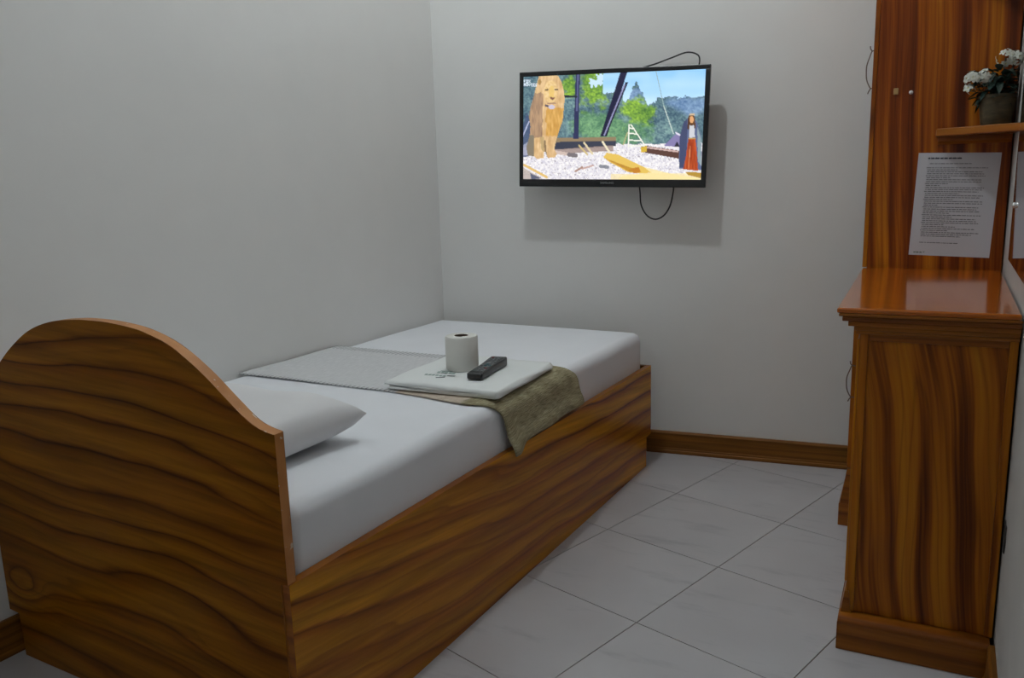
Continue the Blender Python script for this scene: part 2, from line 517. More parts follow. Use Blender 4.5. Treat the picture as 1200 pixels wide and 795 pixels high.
def meet(p, d, q, e):              # 2-D line intersection
    den = d.x * e.y - d.y * e.x
    t = ((q.x - p.x) * e.y - (q.y - p.y) * e.x) / den
    return p + d * t


Pbl = Vector((0, 0, 0))
Pbr = meet(Vector((0, 0, 0)), bw, rf(RW, 0), wey)
Pnr = meet(Vector((0, YN, 0)), Vector((1, 0, 0)), rf(RW, 0), wey)
Pnl = Vector((0, YN, 0))
ROOM = [Pbl, Pbr, Pnr, Pnl]


def slab(name, a, b, out, z0, z1, th, mat):
    mb = MB()
    pts = [(a.x, a.y), (b.x, b.y), (b.x + out.x * th, b.y + out.y * th), (a.x + out.x * th, a.y + out.y * th)]
    mb.prism(pts, 'z', z0, z1)
    return tag(mb.build(name, mat), kind='structure')


tag(slab('wall_left', Pnl - Vector((0, .1, 0)), Pbl + Vector((0, .1, 0)), Vector((-1, 0, 0)), -0.1, HC + .1, .1, M['wall']), 'white painted wall along the long side of the bed')
tag(slab('wall_back', Pbl - bw * .0, Pbr + bw * .1, -bn, -0.1, HC + .1, .1, M['wall']), 'white painted wall that carries the television')
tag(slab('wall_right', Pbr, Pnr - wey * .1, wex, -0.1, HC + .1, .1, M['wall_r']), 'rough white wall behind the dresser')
tag(slab('wall_near', Pnr, Pnl, Vector((0, -1, 0)), -0.1, HC + .1, .1, M['wall']), 'white painted wall opposite the television')
mb = MB()
mb.prism([(p.x, p.y) for p in ROOM], 'z', HC, HC + .1)
tag(mb.build('ceiling', M['ceiling']), 'plain white ceiling', kind='structure')

mb = MB()
mb.prism([(p.x, p.y) for p in ROOM], 'z', -0.1, -0.0022)
floor = tag(mb.build('floor', M['grout']), 'grey white marbled tile floor with brown grout', kind='structure')


def clip(poly, a, b):              # keep the part left of a->b
    out = []
    for i in range(len(poly)):
        p, q = poly[i], poly[(i + 1) % len(poly)]
        sp = (b[0] - a[0]) * (p[1] - a[1]) - (b[1] - a[1]) * (p[0] - a[0])
        sq = (b[0] - a[0]) * (q[1] - a[1]) - (b[1] - a[1]) * (q[0] - a[0])
        if sp >= 0: out.append(p)
        if sp * sq < 0:
            t = sp / (sp - sq)
            out.append((p[0] + (q[0] - p[0]) * t, p[1] + (q[1] - p[1]) * t))
    return out


def area(poly):
    return 0.5 * sum(poly[i][0] * poly[(i + 1) % len(poly)][1] - poly[(i + 1) % len(poly)][0] * poly[i][1] for i in range(len(poly)))


def tiles():
    ta, ts, tx, ty, gap = R(-15.114), 0.3968, 1.3222, -1.1464, 0.0014
    e1 = Vector((math.cos(ta), math.sin(ta))) * ts
    e2 = Vector((-e1.y, e1.x))
    ring = [(p.x, p.y) for p in ROOM[::-1]]        # counter-clockwise
    u1, u2 = e1.normalized() * gap, e2.normalized() * gap
    for i in range(-14, 14):
        for j in range(-14, 14):
            o = Vector((tx, ty)) + e1 * i + e2 * j
            q = [o + u1 + u2, o + e1 - u1 + u2, o + e1 + e2 - u1 - u2, o + e2 + u1 - u2]
            poly = [(v.x, v.y) for v in q]
            if area(poly) < 0: poly = poly[::-1]
            for k in range(4):
                if len(poly) >= 3: poly = clip(poly, ring[k], ring[(k + 1) % 4])
            if len(poly) < 3 or area(poly) < 0.0008: continue
            m = MB()
            m.prism(poly, 'z', -0.008, 0.0)
            m.build('floor_tile', M['tile'], floor)


# counter-clockwise check for the room ring
if area([(p.x, p.y) for p in ROOM]) > 0: ROOM = ROOM[::-1]
tiles()


def baseboard(name, p0, p1, inward, label, mats):
    d = (p1 - p0)
    L = d.length
    d.normalize()
    o = empty(name, (p0.x, p0.y, 0), math.atan2(d.y, d.x))
    s = 1 if Vector((-d.y, d.x, 0)).dot(inward) > 0 else -1
    hb = 0.090
    m = MB()
    m.prism([(0, 0.0), (s * .015, 0.0), (s * .015, .020), (s * .0135, .0225), (s * .0135, hb - .006), (s * .009, hb), (0, hb)], 'x', 0, L)
    m.build('skirting_board', mats, o)
    m = MB()
    m.prism([(s * .0137, 0.0), (s * .0195, 0.0), (s * .0175, .012), (s * .0137, .016)], 'x', 0, L)
    m.build('shoe_moulding', mats, o)
    tag(o, label, kind='structure')
    return o


baseboard('baseboard_back', Pbl + bw * 0.02, Pbr - bw * .002, bn, 'brown wooden baseboard below the television wall', M['baseboard'])
baseboard('baseboard_left', Pnl + Vector((0, .002, 0)), Pbl - Vector((0, .022, 0)), Vector((1, 0, 0)), 'brown wooden baseboard beside the headboard', M['baseboard'])
baseboard('baseboard_right', rf(RW, 0) - wey * 0.835, Pnr + wey * .002, -wex, 'brown wooden baseboard at the foot of the right wall', M['baseboard'])


# ------------------------------------------------------------------ ceiling lamp (its bulb is the room's light)
def ceiling_lamp():
    """bare bulb in a shallow round holder"""
    t = empty('ceiling_lamp', (LAMP_POS.x, LAMP_POS.y, HC))
    MB().lathe([(.030, 0), (.062, 0), (.060, -.008), (.052, -.014), (.022, -.014), (.012, -.010), (.012, 0)], 32).build('lamp_rim', M['lamp_base'], t, angle=40)
    r, zc = 0.015, LAMP_POS.z - HC
    rad = LAMP_POWER / (math.pi * 4 * math.pi * r * r)
    MB().lathe([(0, zc - r)] + [(r * math.sin(a), zc - r * math.cos(a)) for a in [math.pi * k / 14 for k in range(1, 11)]] + [(.010, -.012)], 24).build('bulb', emit('bulb_glow', LAMP_COLOR, rad), t, smooth=True)
    tag(t, 'bare white bulb in a round ceiling holder above the bed', 'lamp')


ceiling_lamp()

# ------------------------------------------------------------------ bed
BW = 0.955
HP = 0.392
YH = -1.943


def make_bed():
    bed = empty('bed', (BW / 2, YH / 2, 0))
    off = Vector((-BW / 2, -YH / 2, 0))
    T = Matrix.Translation(off)
    # headboard outline (x, z)
    half = [(0, .855), (.059, .8535), (.146, .8435), (.227, .819), (.302, .777), (.362, .733), (.411, .698), (.441, .6855), (.473, .6795)]
    curve = catmull(half, 6)
    right = [(BW / 2 + x, z) for x, z in curve]
    left = [(BW / 2 - x, z) for x, z in curve if x > 0][::-1]
    low = [(BW - .004, HP + .001), (BW - .021, HP + .001), (BW - .021, 0.0), (.045, 0.0), (.045, .112), (.004, .112)]
    pts = left + right + low
    MB().prism(pts, 'y', YH, YH + .024, mat=1, capmat=0, M=T, bevel=0.0015).build('headboard', [M['wood_head'], M['edge_chip']], bed)
    # long side panel, notched at the far end for the baseboard
    y0, y1 = YH + .003, -.006
    pan = [(y0, 0.0), (y1 - .050, 0.0), (y1 - .050, .118), (y1, .118), (y1, HP), (YH + .0265, HP), (y0, HP)]
    MB().prism(pan, 'x', BW - .020, BW - .001, mat=1, capmat=0, M=T, bevel=0.001).build('side_panel', [M['wood_panel'], M['wood_trimy']], bed)
    MB().prism([(YH + .026, .0), (-.056, .0), (-.056, .118), (-.024, .118), (-.024, HP - .01), (YH + .026, HP - .01)], 'x', .022, .040, M=T).build('wall_side_panel', M['wood_panel'], bed)
    MB().prism([(.004, .118), (BW - .021, .118), (BW - .021, HP), (.004, HP)], 'y', -.024, -.006, M=T).build('foot_panel', M['wood_head'], bed)
    MB().box(.042, BW - .022, YH + .027, -.026, .245, .262, M=T).build('mattress_board', M['wood_edge'], bed)
    tag(bed, 'wooden single bed with arched headboard and striped brown grain', 'bed')


make_bed()


def rounded_box(x0, x1, y0, y1, z0, z1, r, nx, ny, nz, fn=None):
    """smooth soft box on a grid of surface points"""
    b = bmesh.new()
    bmesh.ops.create_cube(b, size=1.0)
    bmesh.ops.subdivide_edges(b, edges=list(b.edges), cuts=23, use_grid_fill=True)
    c = Vector(((x0 + x1) / 2, (y0 + y1) / 2, (z0 + z1) / 2))
    h = Vector(((x1 - x0) / 2, (y1 - y0) / 2, (z1 - z0) / 2))
    def ax(t, hh):                   # concentrate samples at the rim
        s = math.copysign(1, t)
        a = abs(t) * 2
        flat = hh - r
        k = 0.62
        return s * (flat * a / k if a < k else flat + r * (a - k) / (1 - k))
    for v in b.verts:
        p = Vector((ax(v.co.x, h.x), ax(v.co.y, h.y), ax(v.co.z, h.z)))
        core = Vector((max(-h.x + r, min(h.x - r, p.x)), max(-h.y + r, min(h.y - r, p.y)), max(-h.z + r, min(h.z - r, p.z))))
        d = p - core
        m = max(abs(d.x), abs(d.y), abs(d.z))
        if d.length > 1e-9: d = d.normalized() * m
        v.co = c + core + d
        if fn: v.co = fn(v.co)
    return b


def make_mattress():
    def bulge(p):
        q = p.copy()
        k = math.sin(p.y * 5.1 + 1) * .0015 + math.sin(p.y * 11.3 + p.x * 4) * .0012
        q.z += k if p.z > .45 else 0
        if p.x > .8 and p.z > .3: q.x += .003 * math.sin(p.y * 3.4 + .5)
        return q
    b = rounded_box(.006, .931, YH + .036, -.040, .264, .526, .034, 24, 24, 24, bulge)
    bmesh.ops.recalc_face_normals(b, faces=b.faces)
    me = bpy.data.meshes.new('mattress')
    b.to_mesh(me)
    b.free()
    o = link('mattress', me, M['sheet'], None, True)
    tag(o, 'thick mattress under a tight white sheet in the wooden bed', 'mattress')


make_mattress()


def make_pillow():
    L, Wd, T = .68, .385, .055
    def surf(sgn):
        def fn(u, v):
            a, b = 2 * u - 1, 2 * v - 1
            pinch = 1 - 0.055 * (1 - abs(a) ** 2) * abs(b) ** 4 * 1.0
            pin2 = 1 - 0.06 * (1 - abs(b) ** 2) * abs(a) ** 4
            x = a * L / 2 * pin2
            y = b * Wd / 2 * pinch
            t = max(0.0, (1 - abs(a) ** 6.0) * (1 - abs(b) ** 5.0)) ** 0.42
            z = sgn * t * T
            if sgn > 0: z += .004 * math.sin(9 * a + 3 * b) * t
            else: z = max(z, -.044)
            return (x, y, z)
        return fn
    m = MB()
    m.grid(surf(1), 44, 32)
    m.grid(surf(-1), 44, 32)
    bmesh.ops.remove_doubles(m.bm, verts=m.bm.verts, dist=1e-5)
    o = m.build('pillow', M['pillow'], None, smooth=True)
    o.location = (.462, -1.705, .5775)
    o.rotation_euler = (R(1.5), R(-1.0), R(-1.0))
    tag(o, 'flat white pillow lying behind the arched headboard', 'pillow')


make_pillow()


def make_runner():
    # path across the bed (x, z), then down the side of the mattress
    path = [(.008, .5305), (.10, .5305), (.22, .531), (.34, .5305), (.46, .531), (.58, .5315), (.70, .5315), (.80, .5315), (.868, .5318), (.896, .5305), (.920, .5225), (.9365, .506), (.943, .482), (.9455, .455), (.952, .425), (.9615, .400), (.9635, .377)]
    near = [-1.172, -1.170, -1.168, -1.166, -1.165, -1.163, -1.172, -1.188, -1.196, -1.188, -1.168, -1.146, -1.132, -1.127, -1.125, -1.119, -1.113]
    far = [-.706, -.704, -.702, -.700, -.699, -.70, -.704, -.708, -.710, -.704, -.690, -.673, -.663, -.660, -.662, -.664, -.664]
    P = catmull([(a[0], a[1], b, c) for a, b, c in zip(path, near, far)], 5)
    b = bmesh.new()
    uv = b.loops.layers.uv.new('UVMap')
    rows, s = [], 0.0
    prev = None
    nv = 40
    S = []
    for i, (x, z, yn, yf) in enumerate(P):
        if prev: s += math.hypot(x - prev[0], z - prev[1])
        prev = (x, z)
        S.append(s)
        row = []
        for j in range(nv + 1):
            t = j / nv
            y = yn + (yf - yn) * t
            drape = max(0.0, (s - .93) / .14)
            dx = drape * .0035 * math.sin(t * 14 + 1) + drape * .004 * max(0, math.sin(t * 5 + .4))
            dz = .0012 * math.sin(t * 9 + x * 8) * (1 - min(1, drape))
            if drape > 0:
                k = max(0.0, min(1.0, (t - .05) / .08))
                dz += drape * (.024 * k * k * (3 - 2 * k) + .010 * t)
            row.append((b.verts.new((x + dx, y, z + max(dz, -.0005 if drape == 0 else -1))), s, t * .465))
        rows.append(row)
    for i in range(len(rows) - 1):
        for j in range(nv):
            q = (rows[i][j], rows[i + 1][j], rows[i + 1][j + 1], rows[i][j + 1])
            f = b.faces.new([k[0] for k in q])
            for lp, k in zip(f.loops, q): lp[uv].uv = (k[1], k[2])
    bmesh.ops.recalc_face_normals(b, faces=b.faces)
    if sum(f.normal.z for f in b.faces) < 0: bmesh.ops.reverse_faces(b, faces=b.faces)
    me = bpy.data.meshes.new('bed_runner')
    b.to_mesh(me)
    b.free()
    o = link('bed_runner', me, M['runner'], None, True)
    md = o.modifiers.new('thickness', 'SOLIDIFY')
    md.thickness = 0.0026
    md.offset = 1.0
    tag(o, 'woven bed runner, pale grey by the wall and olive where it hangs', 'bed runner')


make_runner()

# ---- towel, tissue roll, remote
ZR = 0.5366                        # top of the runner


def make_towel():
    t = empty('folded_towel', (.745, -.958, ZR))
    t.rotation_euler = (0, 0, R(3.5))
    lay, r = .0105, .0052
    def prof():
        pts = []
        # lower layer bottom, fold at +x, upper layer top, back to -x
        L0, L1, Lf = -.170, -.181, .176
        n = 8
        for k in range(n + 1):       # rounded lower-left hem
            a = math.pi / 2 + math.pi * k / n
            pts.append((L0 + r * math.cos(a), r + r * math.sin(a)))
        pts += [(-.08, .0), (.05, .0), (Lf - .012, 0.0)]
        for k in range(13):
            a = -math.pi / 2 + math.pi * k / 12
            pts.append((Lf - .011 + .011 * math.cos(a), .0112 + .0112 * math.sin(a)))
        pts += [(.06, .0232), (-.06, .0236)]
        for k in range(n + 1):
            a = math.pi / 2 + math.pi * k / n
            pts.append((L1 + r * math.cos(a), .0175 + r * math.sin(a)))
        pts += [(-.06, .0128), (.05, .0118), (.13, .0114), (.132, .0110), (.05, .0108), (-.06, .0107)]
        return pts
    pr = prof()
    b = bmesh.new()
    ny = 26
    rows = []
    for j in range(ny + 1):
        v = j / ny
        y = -.19 + .38 * v
        edge = min(v, 1 - v) * .38
        row = []
        for x, z in pr:
            # droop where the towel passes the rounded mattress rim
            wx = .745 + x
            dr = max(0, wx - .885)
            zz = z - dr * dr * 2.4
            sh = 1 - .004 * max(0, 1 - edge / .012) / .19
            zmid = .0055 if z < .0110 else .0175
            squash = 1 - .35 * max(0, 1 - edge / .010) ** 2
            zz = (zz if squash == 1 else zmid + (zz - zmid) * squash)
            zz += .0012 * math.sin(x * 22 + y * 17) * (1 if z > .02 else 0)
            row.append(b.verts.new((x * sh + .0015 * math.sin(y * 31 + z * 300), y, zz)))
        rows.append(row)
    n = len(pr)
    for j in range(ny):
        for i in range(n):
            b.faces.new((rows[j][i], rows[j][(i + 1) % n], rows[j + 1][(i + 1) % n], rows[j + 1][i]))
    b.faces.new(rows[0])
    b.faces.new(rows[-1][::-1])
    bmesh.ops.triangulate(b, faces=[f for f in b.faces if len(f.verts) > 4])
    bmesh.ops.recalc_face_normals(b, faces=b.faces)
    me = bpy.data.meshes.new('towel_cloth')
    b.to_mesh(me)
    b.free()
    link('towel_cloth', me, M['towel'], t, True)
    # printed emblem on the top layer: a green roofed shape over faint strokes
    m = MB()
    zt = .0241
    def patch(cx, cy, w, h, rot, mat):
        m.box(-w / 2, w / 2, -h / 2, h / 2, 0, .0004, mat=mat, M=Matrix.Translation((cx, cy, zt)) @ Matrix.Rotation(rot, 4, 'Z'))
    for k in range(5): patch(-.087 + .0125 * k, -.050 + .003 * (k % 2), .009, .018, .3, 0)
    patch(-.065, -.030, .05, .006, .15, 0)
    for k in range(6): patch(-.108 + .012 * k, -.085, .008, .012, .2, 0)
    patch(-.030, -.078, .024, .008, .1, 1)
    patch(-.050, -.104, .026, .007, .5, 1)
    m.build('printed_emblem', [M['print_teal'], M['print_grey']], t)
    tag(t, 'folded white towel with faint green print on the bed runner', 'towel')


make_towel()
ZT = ZR + .0243


def make_roll():
    t = empty('toilet_roll', (.700, -.945, ZT))
    r, h, rc = .0485, .100, .0205
    prof = [(rc, .0), (r - .002, .0), (r, .003), (r, h - .004), (r - .003, h), (rc, h), (rc, 0)]
    m = MB().lathe(prof, 48)
    m.build('tissue_paper', M['tissue'], t, angle=40)
    MB().lathe([(rc - .0001, .0), (rc - .0001, h + .0006), (rc - .0018, h + .0006), (rc - .0018, .0), (rc - .0001, 0)], 36).build('cardboard_core', M['card'], t, angle=40)
    tag(t, 'white toilet paper roll standing on the folded towel', 'toilet roll')


make_roll()


def make_remote():
    t = empty('remote_control', (.797, -.962, ZT))
    t.rotation_euler = (0, 0, R(8.5))
    # local: y along the length (+y = far end), z up; the far half is the deep battery end
    sec = [(-.098, .020, .004, .0175), (-.094, .0235, .002, .020), (-.05, .0245, .001, .021), (-.012, .0235, .0025, .0225), (.008, .0235, .0005, .0235), (.05, .025, .0, .026), (.088, .0255, .0, .028), (.096, .024, .002, .0272), (.099, .021, .005, .024)]
    b = bmesh.new()
    rings = []
    for y, w, z0, z1 in sec:
        rr = .004
        ring = []
        for cx, cz, a0 in ((w - rr, z1 - rr, 0), (-w + rr, z1 - rr, 90), (-w + rr, z0 + rr, 180), (w - rr, z0 + rr, 270)):
            for k in range(4):
                a = R(a0 + 30 * k)
                ring.append(b.verts.new((cx + rr * math.cos(a), y, cz + rr * math.sin(a))))
        rings.append(ring)
    n = len(rings[0])
    for A, B in zip(rings, rings[1:]):
        for k in range(n): b.faces.new((A[k], A[(k + 1) % n], B[(k + 1) % n], B[k]))
    b.faces.new(rings[0])
    b.faces.new(rings[-1][::-1])
    bmesh.ops.recalc_face_normals(b, faces=b.faces)
    me = bpy.data.meshes.new('case')
    b.to_mesh(me)
    b.free()
    o = link('case', me, M['remote'], t)
    me.polygons.foreach_set('use_smooth', [True] * len(me.polygons))
    me.set_sharp_from_angle(angle=R(35))
    ztop = lambda y: .021 + (y + .05) * .0475
    tilt = Matrix.Rotation(math.atan(.0475), 4, 'X')
    MB().box(-.019, .019, -.090, .088, -.001, .0007, .0006, 1, M=Matrix.Translation((0, 0, ztop(0))) @ tilt).build('face_plate', M['remote_face'], t)
    random.seed(5)
    for i in range(11):
        for j in range(3):
            y = .074 - i * .0145
            if 4 <= i <= 5 and j != 1: continue
            mat = 'button_teal' if (i, j) in ((6, 2), (5, 1), (6, 1)) else ('button_red' if (i, j) in ((0, 0), (8, 2)) else 'button')
            MB().box(-.0042, .0042, -.0032, .0032, 0, .0022, .0007, 1, M=Matrix.Translation((-.012 + .012 * j, y, ztop(y) + .0005)) @ tilt).build('button', M[mat], t)
    MB().lathe([(0, 0), (.009, 0), (.009, .0016), (.0075, .0022), (0, .0022)], 20, M=Matrix.Translation((0, .0095, ztop(.0095) + .0005)) @ tilt).build('navigation_ring', M['button'], t, angle=40)
    tag(t, 'black television remote control lying on the folded towel', 'remote control')


make_remote()


# ------------------------------------------------------------------ television
def picture(X, Y):
    """colours (sRGB 0-1) of the outdoor scene on the screen; X, Y in a 240 x 135 style frame 612..828 x 82..212"""
    rng = np.random.RandomState(7)
    H, Wd = X.shape
    def vnoise(sx, sy, seed):
        r = np.random.RandomState(seed)
        g = r.rand(int(140 / sy) + 4, int(230 / sx) + 4)
        gx, gy = (X - 605) / sx, (Y - 76) / sy
        ix, iy = np.clip(gx.astype(int), 0, g.shape[1] - 2), np.clip(gy.astype(int), 0, g.shape[0] - 2)
        fx, fy = gx - ix, gy - iy
        fx, fy = fx * fx * (3 - 2 * fx), fy * fy * (3 - 2 * fy)
        return (g[iy, ix] * (1 - fx) + g[iy, ix + 1] * fx) * (1 - fy) + (g[iy + 1, ix] * (1 - fx) + g[iy + 1, ix + 1] * fx) * fy
    C = np.zeros((H, Wd, 3))
    def setc(mask, col, a=1.0):
        C[mask] = C[mask] * (1 - a) + np.array(col) / 255 * a
    def lerp(mask, c0, c1, t):
        t = np.clip(t, 0, 1)[..., None]
        v = (np.array(c0) / 255) * (1 - t) + (np.array(c1) / 255) * t
        C[mask] = v[mask]
    def poly(pts):
        inside = np.zeros(X.shape, bool)
        n = len(pts)
        for i in range(n):
            x0, y0 = pts[i]
            x1, y1 = pts[(i + 1) % n]
            if y0 == y1: continue
            cond = ((Y >= min(y0, y1)) & (Y < max(y0, y1)))
            xi = x0 + (Y - y0) * (x1 - x0) / (y1 - y0)
            inside ^= cond & (X < xi)
        return inside
    def seg(x0, y0, x1, y1, w):
        dx, dy = x1 - x0, y1 - y0
        t = np.clip(((X - x0) * dx + (Y - y0) * dy) / (dx * dx + dy * dy), 0, 1)
        return np.hypot(X - x0 - t * dx, Y - y0 - t * dy) < w / 2
    n2, n12 = vnoise(1.3, 1.3, 4), vnoise(13, 11, 3)
    n3 = .6 * vnoise(2.6, 2.3, 1) + .4 * vnoise(1.2, 1.2, 21)
    n6 = .6 * vnoise(6.3, 5.1, 2) + .4 * vnoise(2.9, 2.4, 22)
    allm = np.ones(X.shape, bool)
    # sky
    lerp(allm, (150, 205, 250), (215, 240, 255), (Y - 82) / 50 + (n12 - .5) * .5)
    # far trees
    tree_top = 118 - 10 * n12 - 5 * n3
    tree_top = np.where(X < 650, 60, tree_top)
    tree_top = np.where((X >= 650) & (X < 712), 84 + 4 * n6, tree_top)
    tree_top = np.where((X >= 735), 126 - 20 * np.exp(-((X - 751) / 8) ** 2) - 9 * n6 - 5 * n3 + 4 * np.exp(-((X - 764) / 5) ** 2), tree_top)
    tree_top = np.where((X >= 774), 125 - 14 * n12 - 8 * n6 - 5 * n3, tree_top)
    tr = (Y > tree_top) & (Y < 176)
    def blob(cx, cy, sx, sy):
        return np.exp(-((X - cx) / sx) ** 2 - ((Y - cy) / sy) ** 2)
    tone = np.clip(n3 * .55 + n2 * .35 + n12 * .35 - .12, 0, 1)
    def rgb(c0, c1, t):
        t = np.clip(t, 0, 1)[..., None]
        return np.array(c0) / 255 * (1 - t) + np.array(c1) / 255 * t
    teal = rgb((34, 60, 88), (150, 184, 176), tone)
    grn = rgb((46, 92, 48), (178, 218, 74), tone * 1.05)
    mid = rgb((52, 98, 76), (150, 196, 142), tone)
    blu = rgb((72, 106, 152), (166, 194, 220), tone)
    wg = blob(702, 100, 22, 30) + blob(748, 128, 16, 18) + .9 * blob(671, 100, 9, 16) + .8 * blob(765, 132, 9, 9) + (n6 - .5) * .9
    wm = blob(735, 155, 40, 18) + blob(700, 145, 25, 15) + (n6 - .5) * .6
    wb = blob(752, 112, 12, 12) + blob(806, 122, 26, 16) + .6 * blob(762, 122, 8, 8) + (n12 - .5) * .7
    mixc = teal
    for c_, w_ in ((mid, wm), (blu, wb), (grn, wg)):
        k = np.clip((w_ - .35) / .35, 0, 1)[..., None]
        mixc = mixc * (1 - k) + c_ * k
    C[tr] = mixc[tr]
    gaps = tr & (X > 684) & (X < 740) & (Y < 106) & (n6 > .60)
    setc(gaps, (200, 228, 250))
    # shore
    gy = 171 + 3 * n6 - 4 * (X > 660)
    gr = Y > gy
    lerp(gr, (172, 168, 190), (255, 252, 250), n2 * .55 + n3 * .45 + .22)
    specks = gr & (vnoise(1.3, 1.1, 9) > .82)
    setc(specks, (140, 128, 140), .6)
    setc(gr & (Y > 204) & (X > 722), (246, 226, 170), .75)
    # far rail and timber
    setc(poly([(654, 161), (728, 160), (728, 165), (654, 166)]), (146, 126, 96))
    setc(poly([(654, 166), (728, 165), (728, 171), (654, 175)]), (58, 62, 78))
    setc(poly([(654, 175), (725, 170), (725, 177), (654, 180)]), (150, 128, 120), .8)
    setc(seg(690, 167, 700, 180, 2.4), (222, 206, 168))
    setc(seg(684, 170, 694, 181, 2.2), (206, 184, 128))
    setc(seg(712, 166, 720, 178, 2.4), (236, 226, 196))
    setc(seg(655, 178, 680, 182, 4), (206, 186, 176))
    setc(seg(672, 181, 680, 182, 5), (120, 112, 116))
    # upright posts
    setc(poly([(679.5, 80), (684.5, 80), (683, 162), (677, 162)]), (46, 50, 88))
    setc(poly([(681, 80), (683, 80), (682, 130), (680, 130)]), (92, 96, 138))
    setc(seg(664, 112.5, 680, 113, 2.6), (34, 40, 56))
    setc(poly([(733, 82), (741, 82), (717, 160), (709, 160)]), (30, 30, 60))
    setc(poly([(738, 97), (741, 97), (716, 160), (712, 160)]), (20, 22, 48))
    setc(seg(737, 100, 714, 158, 1.6), (150, 150, 190))
    # rope and white frame
    setc(seg(772.5, 84, 782, 125, .9), (150, 176, 176))
    setc(seg(782, 125, 793, 157, 1.2), (190, 206, 200))
    for a in ((743, 146, 742, 172), (745, 146, 762, 172), (742, 156, 752, 157), (742, 164, 757, 165), (742, 171, 762, 171), (743, 150, 748, 151)):
        setc(seg(*a, 1.5), (240, 240, 228))
    setc(seg(741, 155, 736, 170, 1), (190, 176, 128))
    # tent
    setc(poly([(782, 171), (797, 156), (803, 158), (803, 173)]), (134, 126, 172))
    setc(seg(796, 156, 802, 160, 2), (226, 222, 240))
    setc(poly([(794, 172), (797, 166), (800, 172)]), (46, 44, 60))
    # dark log
    setc(poly([(757, 172), (763, 171), (800, 177), (801, 187), (792, 185), (761, 179)]), (92, 62, 54))
    setc(seg(764, 173, 798, 178, 2), (206, 176, 170))
    setc(poly([(756, 173), (763, 171), (763, 178), (757, 179)]), (214, 178, 62))
    # yellow logs
    setc(poly([(713, 184), (717, 179), (730, 181), (760, 196), (770, 203), (752, 204), (742, 202), (720, 190)]), (228, 192, 92))
    lerp(poly([(714, 185), (719, 188), (744, 202), (752, 203), (748, 198)]), (186, 130, 40), (206, 160, 60), n3)
    setc(poly([(745, 198), (754, 196), (757, 202), (749, 204)]), (196, 128, 40))
    setc(poly([(760, 196), (790, 204), (822, 210), (822, 213), (728, 213), (735, 207), (768, 203)]), (246, 226, 158), .8)
    setc(poly([(806, 202), (824, 203), (824, 210), (810, 206)]), (180, 142, 52))
    setc(seg(616, 193, 645, 208, 3), (226, 190, 116))
    setc(poly([(615, 196), (640, 210), (615, 211)]), (176, 160, 150), .7)
    setc(poly([(624, 203), (638, 209), (626, 211)]), (70, 78, 104), .8)
    setc(seg(680, 201, 688, 196, 2.2), (166, 130, 116))
    setc(seg(688, 198, 701, 194, 1.8), (196, 160, 150))
    setc(seg(710, 195, 718, 196, 4), (112, 116, 128), .8)
    # left gap of shade
    setc(poly([(613, 150), (620, 130), (624, 150), (622, 183), (613, 184)]), (66, 78, 116), .75)
    setc(seg(614, 160, 622, 142, 1.4), (190, 196, 226))
    setc(poly([(614, 170), (622, 165), (622, 182), (614, 181)]), (205, 205, 222), .6)
    # seated big cat: plain tawny animal
    body = poly([(634, 89), (640, 86.5), (650, 86.5), (658, 89), (662, 96), (665, 106), (666, 116), (665, 128), (664, 140), (660, 152), (656, 164), (654, 174), (657, 180), (655, 184), (646, 185), (643, 178), (641, 178), (641, 185), (632, 186), (629, 183), (621, 182), (619, 172), (623, 158), (624, 148), (622, 136), (624, 124), (628, 112), (631, 100)])
    hair = .5 * vnoise(1.1, 5, 31) + .5 * vnoise(2.2, 8, 32)
    lerp(body, (184, 138, 84), (244, 214, 166), .05 + .75 * hair + .3 * n6)
    lerp(body & (X + 3 * hair < 641 - (Y - 120) * .03) & (Y > 106 + 5 * hair) & (Y < 158 + 6 * hair), (140, 112, 92), (200, 164, 126), hair)
    lerp(body & (X > 642 + 3 * hair) & (Y > 126) & (Y < 156 + 6 * hair), (190, 136, 58), (236, 192, 116), hair)
    setc(body & (X < 629) & (Y > 158), (132, 122, 104))
    setc(seg(642, 165, 643.5, 181, 2.4) & body, (120, 100, 74), .8)
    setc(poly([(636, 160), (641, 160), (641, 178), (638, 175)]), (176, 152, 106), .7)
    face = ((X - 649) / 8.5) ** 2 + ((Y - 107) / 13) ** 2 < 1
    lerp(face & body, (216, 176, 108), (246, 218, 168), n3)
    setc(((X - 650) / 3.2) ** 2 + ((Y - 108) / 8) ** 2 < 1, (232, 196, 110), .8)
    setc(seg(642.5, 105, 645.5, 104.6, 1.5), (96, 76, 54))
    setc(seg(654.2, 105, 657, 104.8, 1.8), (78, 66, 60))
    setc(poly([(647.5, 113.5), (654.5, 113.5), (652, 116.5), (649.5, 116.5)]), (132, 92, 74))
    setc(seg(643, 123, 649, 125.5, 2.4), (92, 78, 92))
    setc(((X - 650) / 4) ** 2 + ((Y - 125) / 2.6) ** 2 < 1, (206, 198, 214))
    setc(seg(645, 120.6, 655, 120.6, 1.2), (150, 112, 96), .7)
    setc(((X - 635) / 2.2) ** 2 + ((Y - 96) / 3.2) ** 2 < 1, (160, 122, 66), .8)
    # standing woman: cloak and long orange skirt
    setc(poly([(804, 143), (809, 138), (815, 138), (819, 144), (823, 160), (824, 182), (824, 200), (800, 198), (799, 182), (800, 160)]), (92, 104, 140))
    setc(poly([(804, 143), (808, 139), (808, 196), (800, 197), (800, 160)]), (66, 74, 108))
    setc(poly([(819, 148), (823, 162), (824, 195), (820, 190)]), (142, 160, 166))
    lerp(poly([(809.5, 162), (817, 162), (819, 180), (820.5, 201), (804, 199), (807, 184)]), (150, 52, 18), (206, 92, 40), vnoise(1.6, 12, 41))
    setc(seg(811.5, 172, 810, 198, 1), (226, 150, 100), .8)
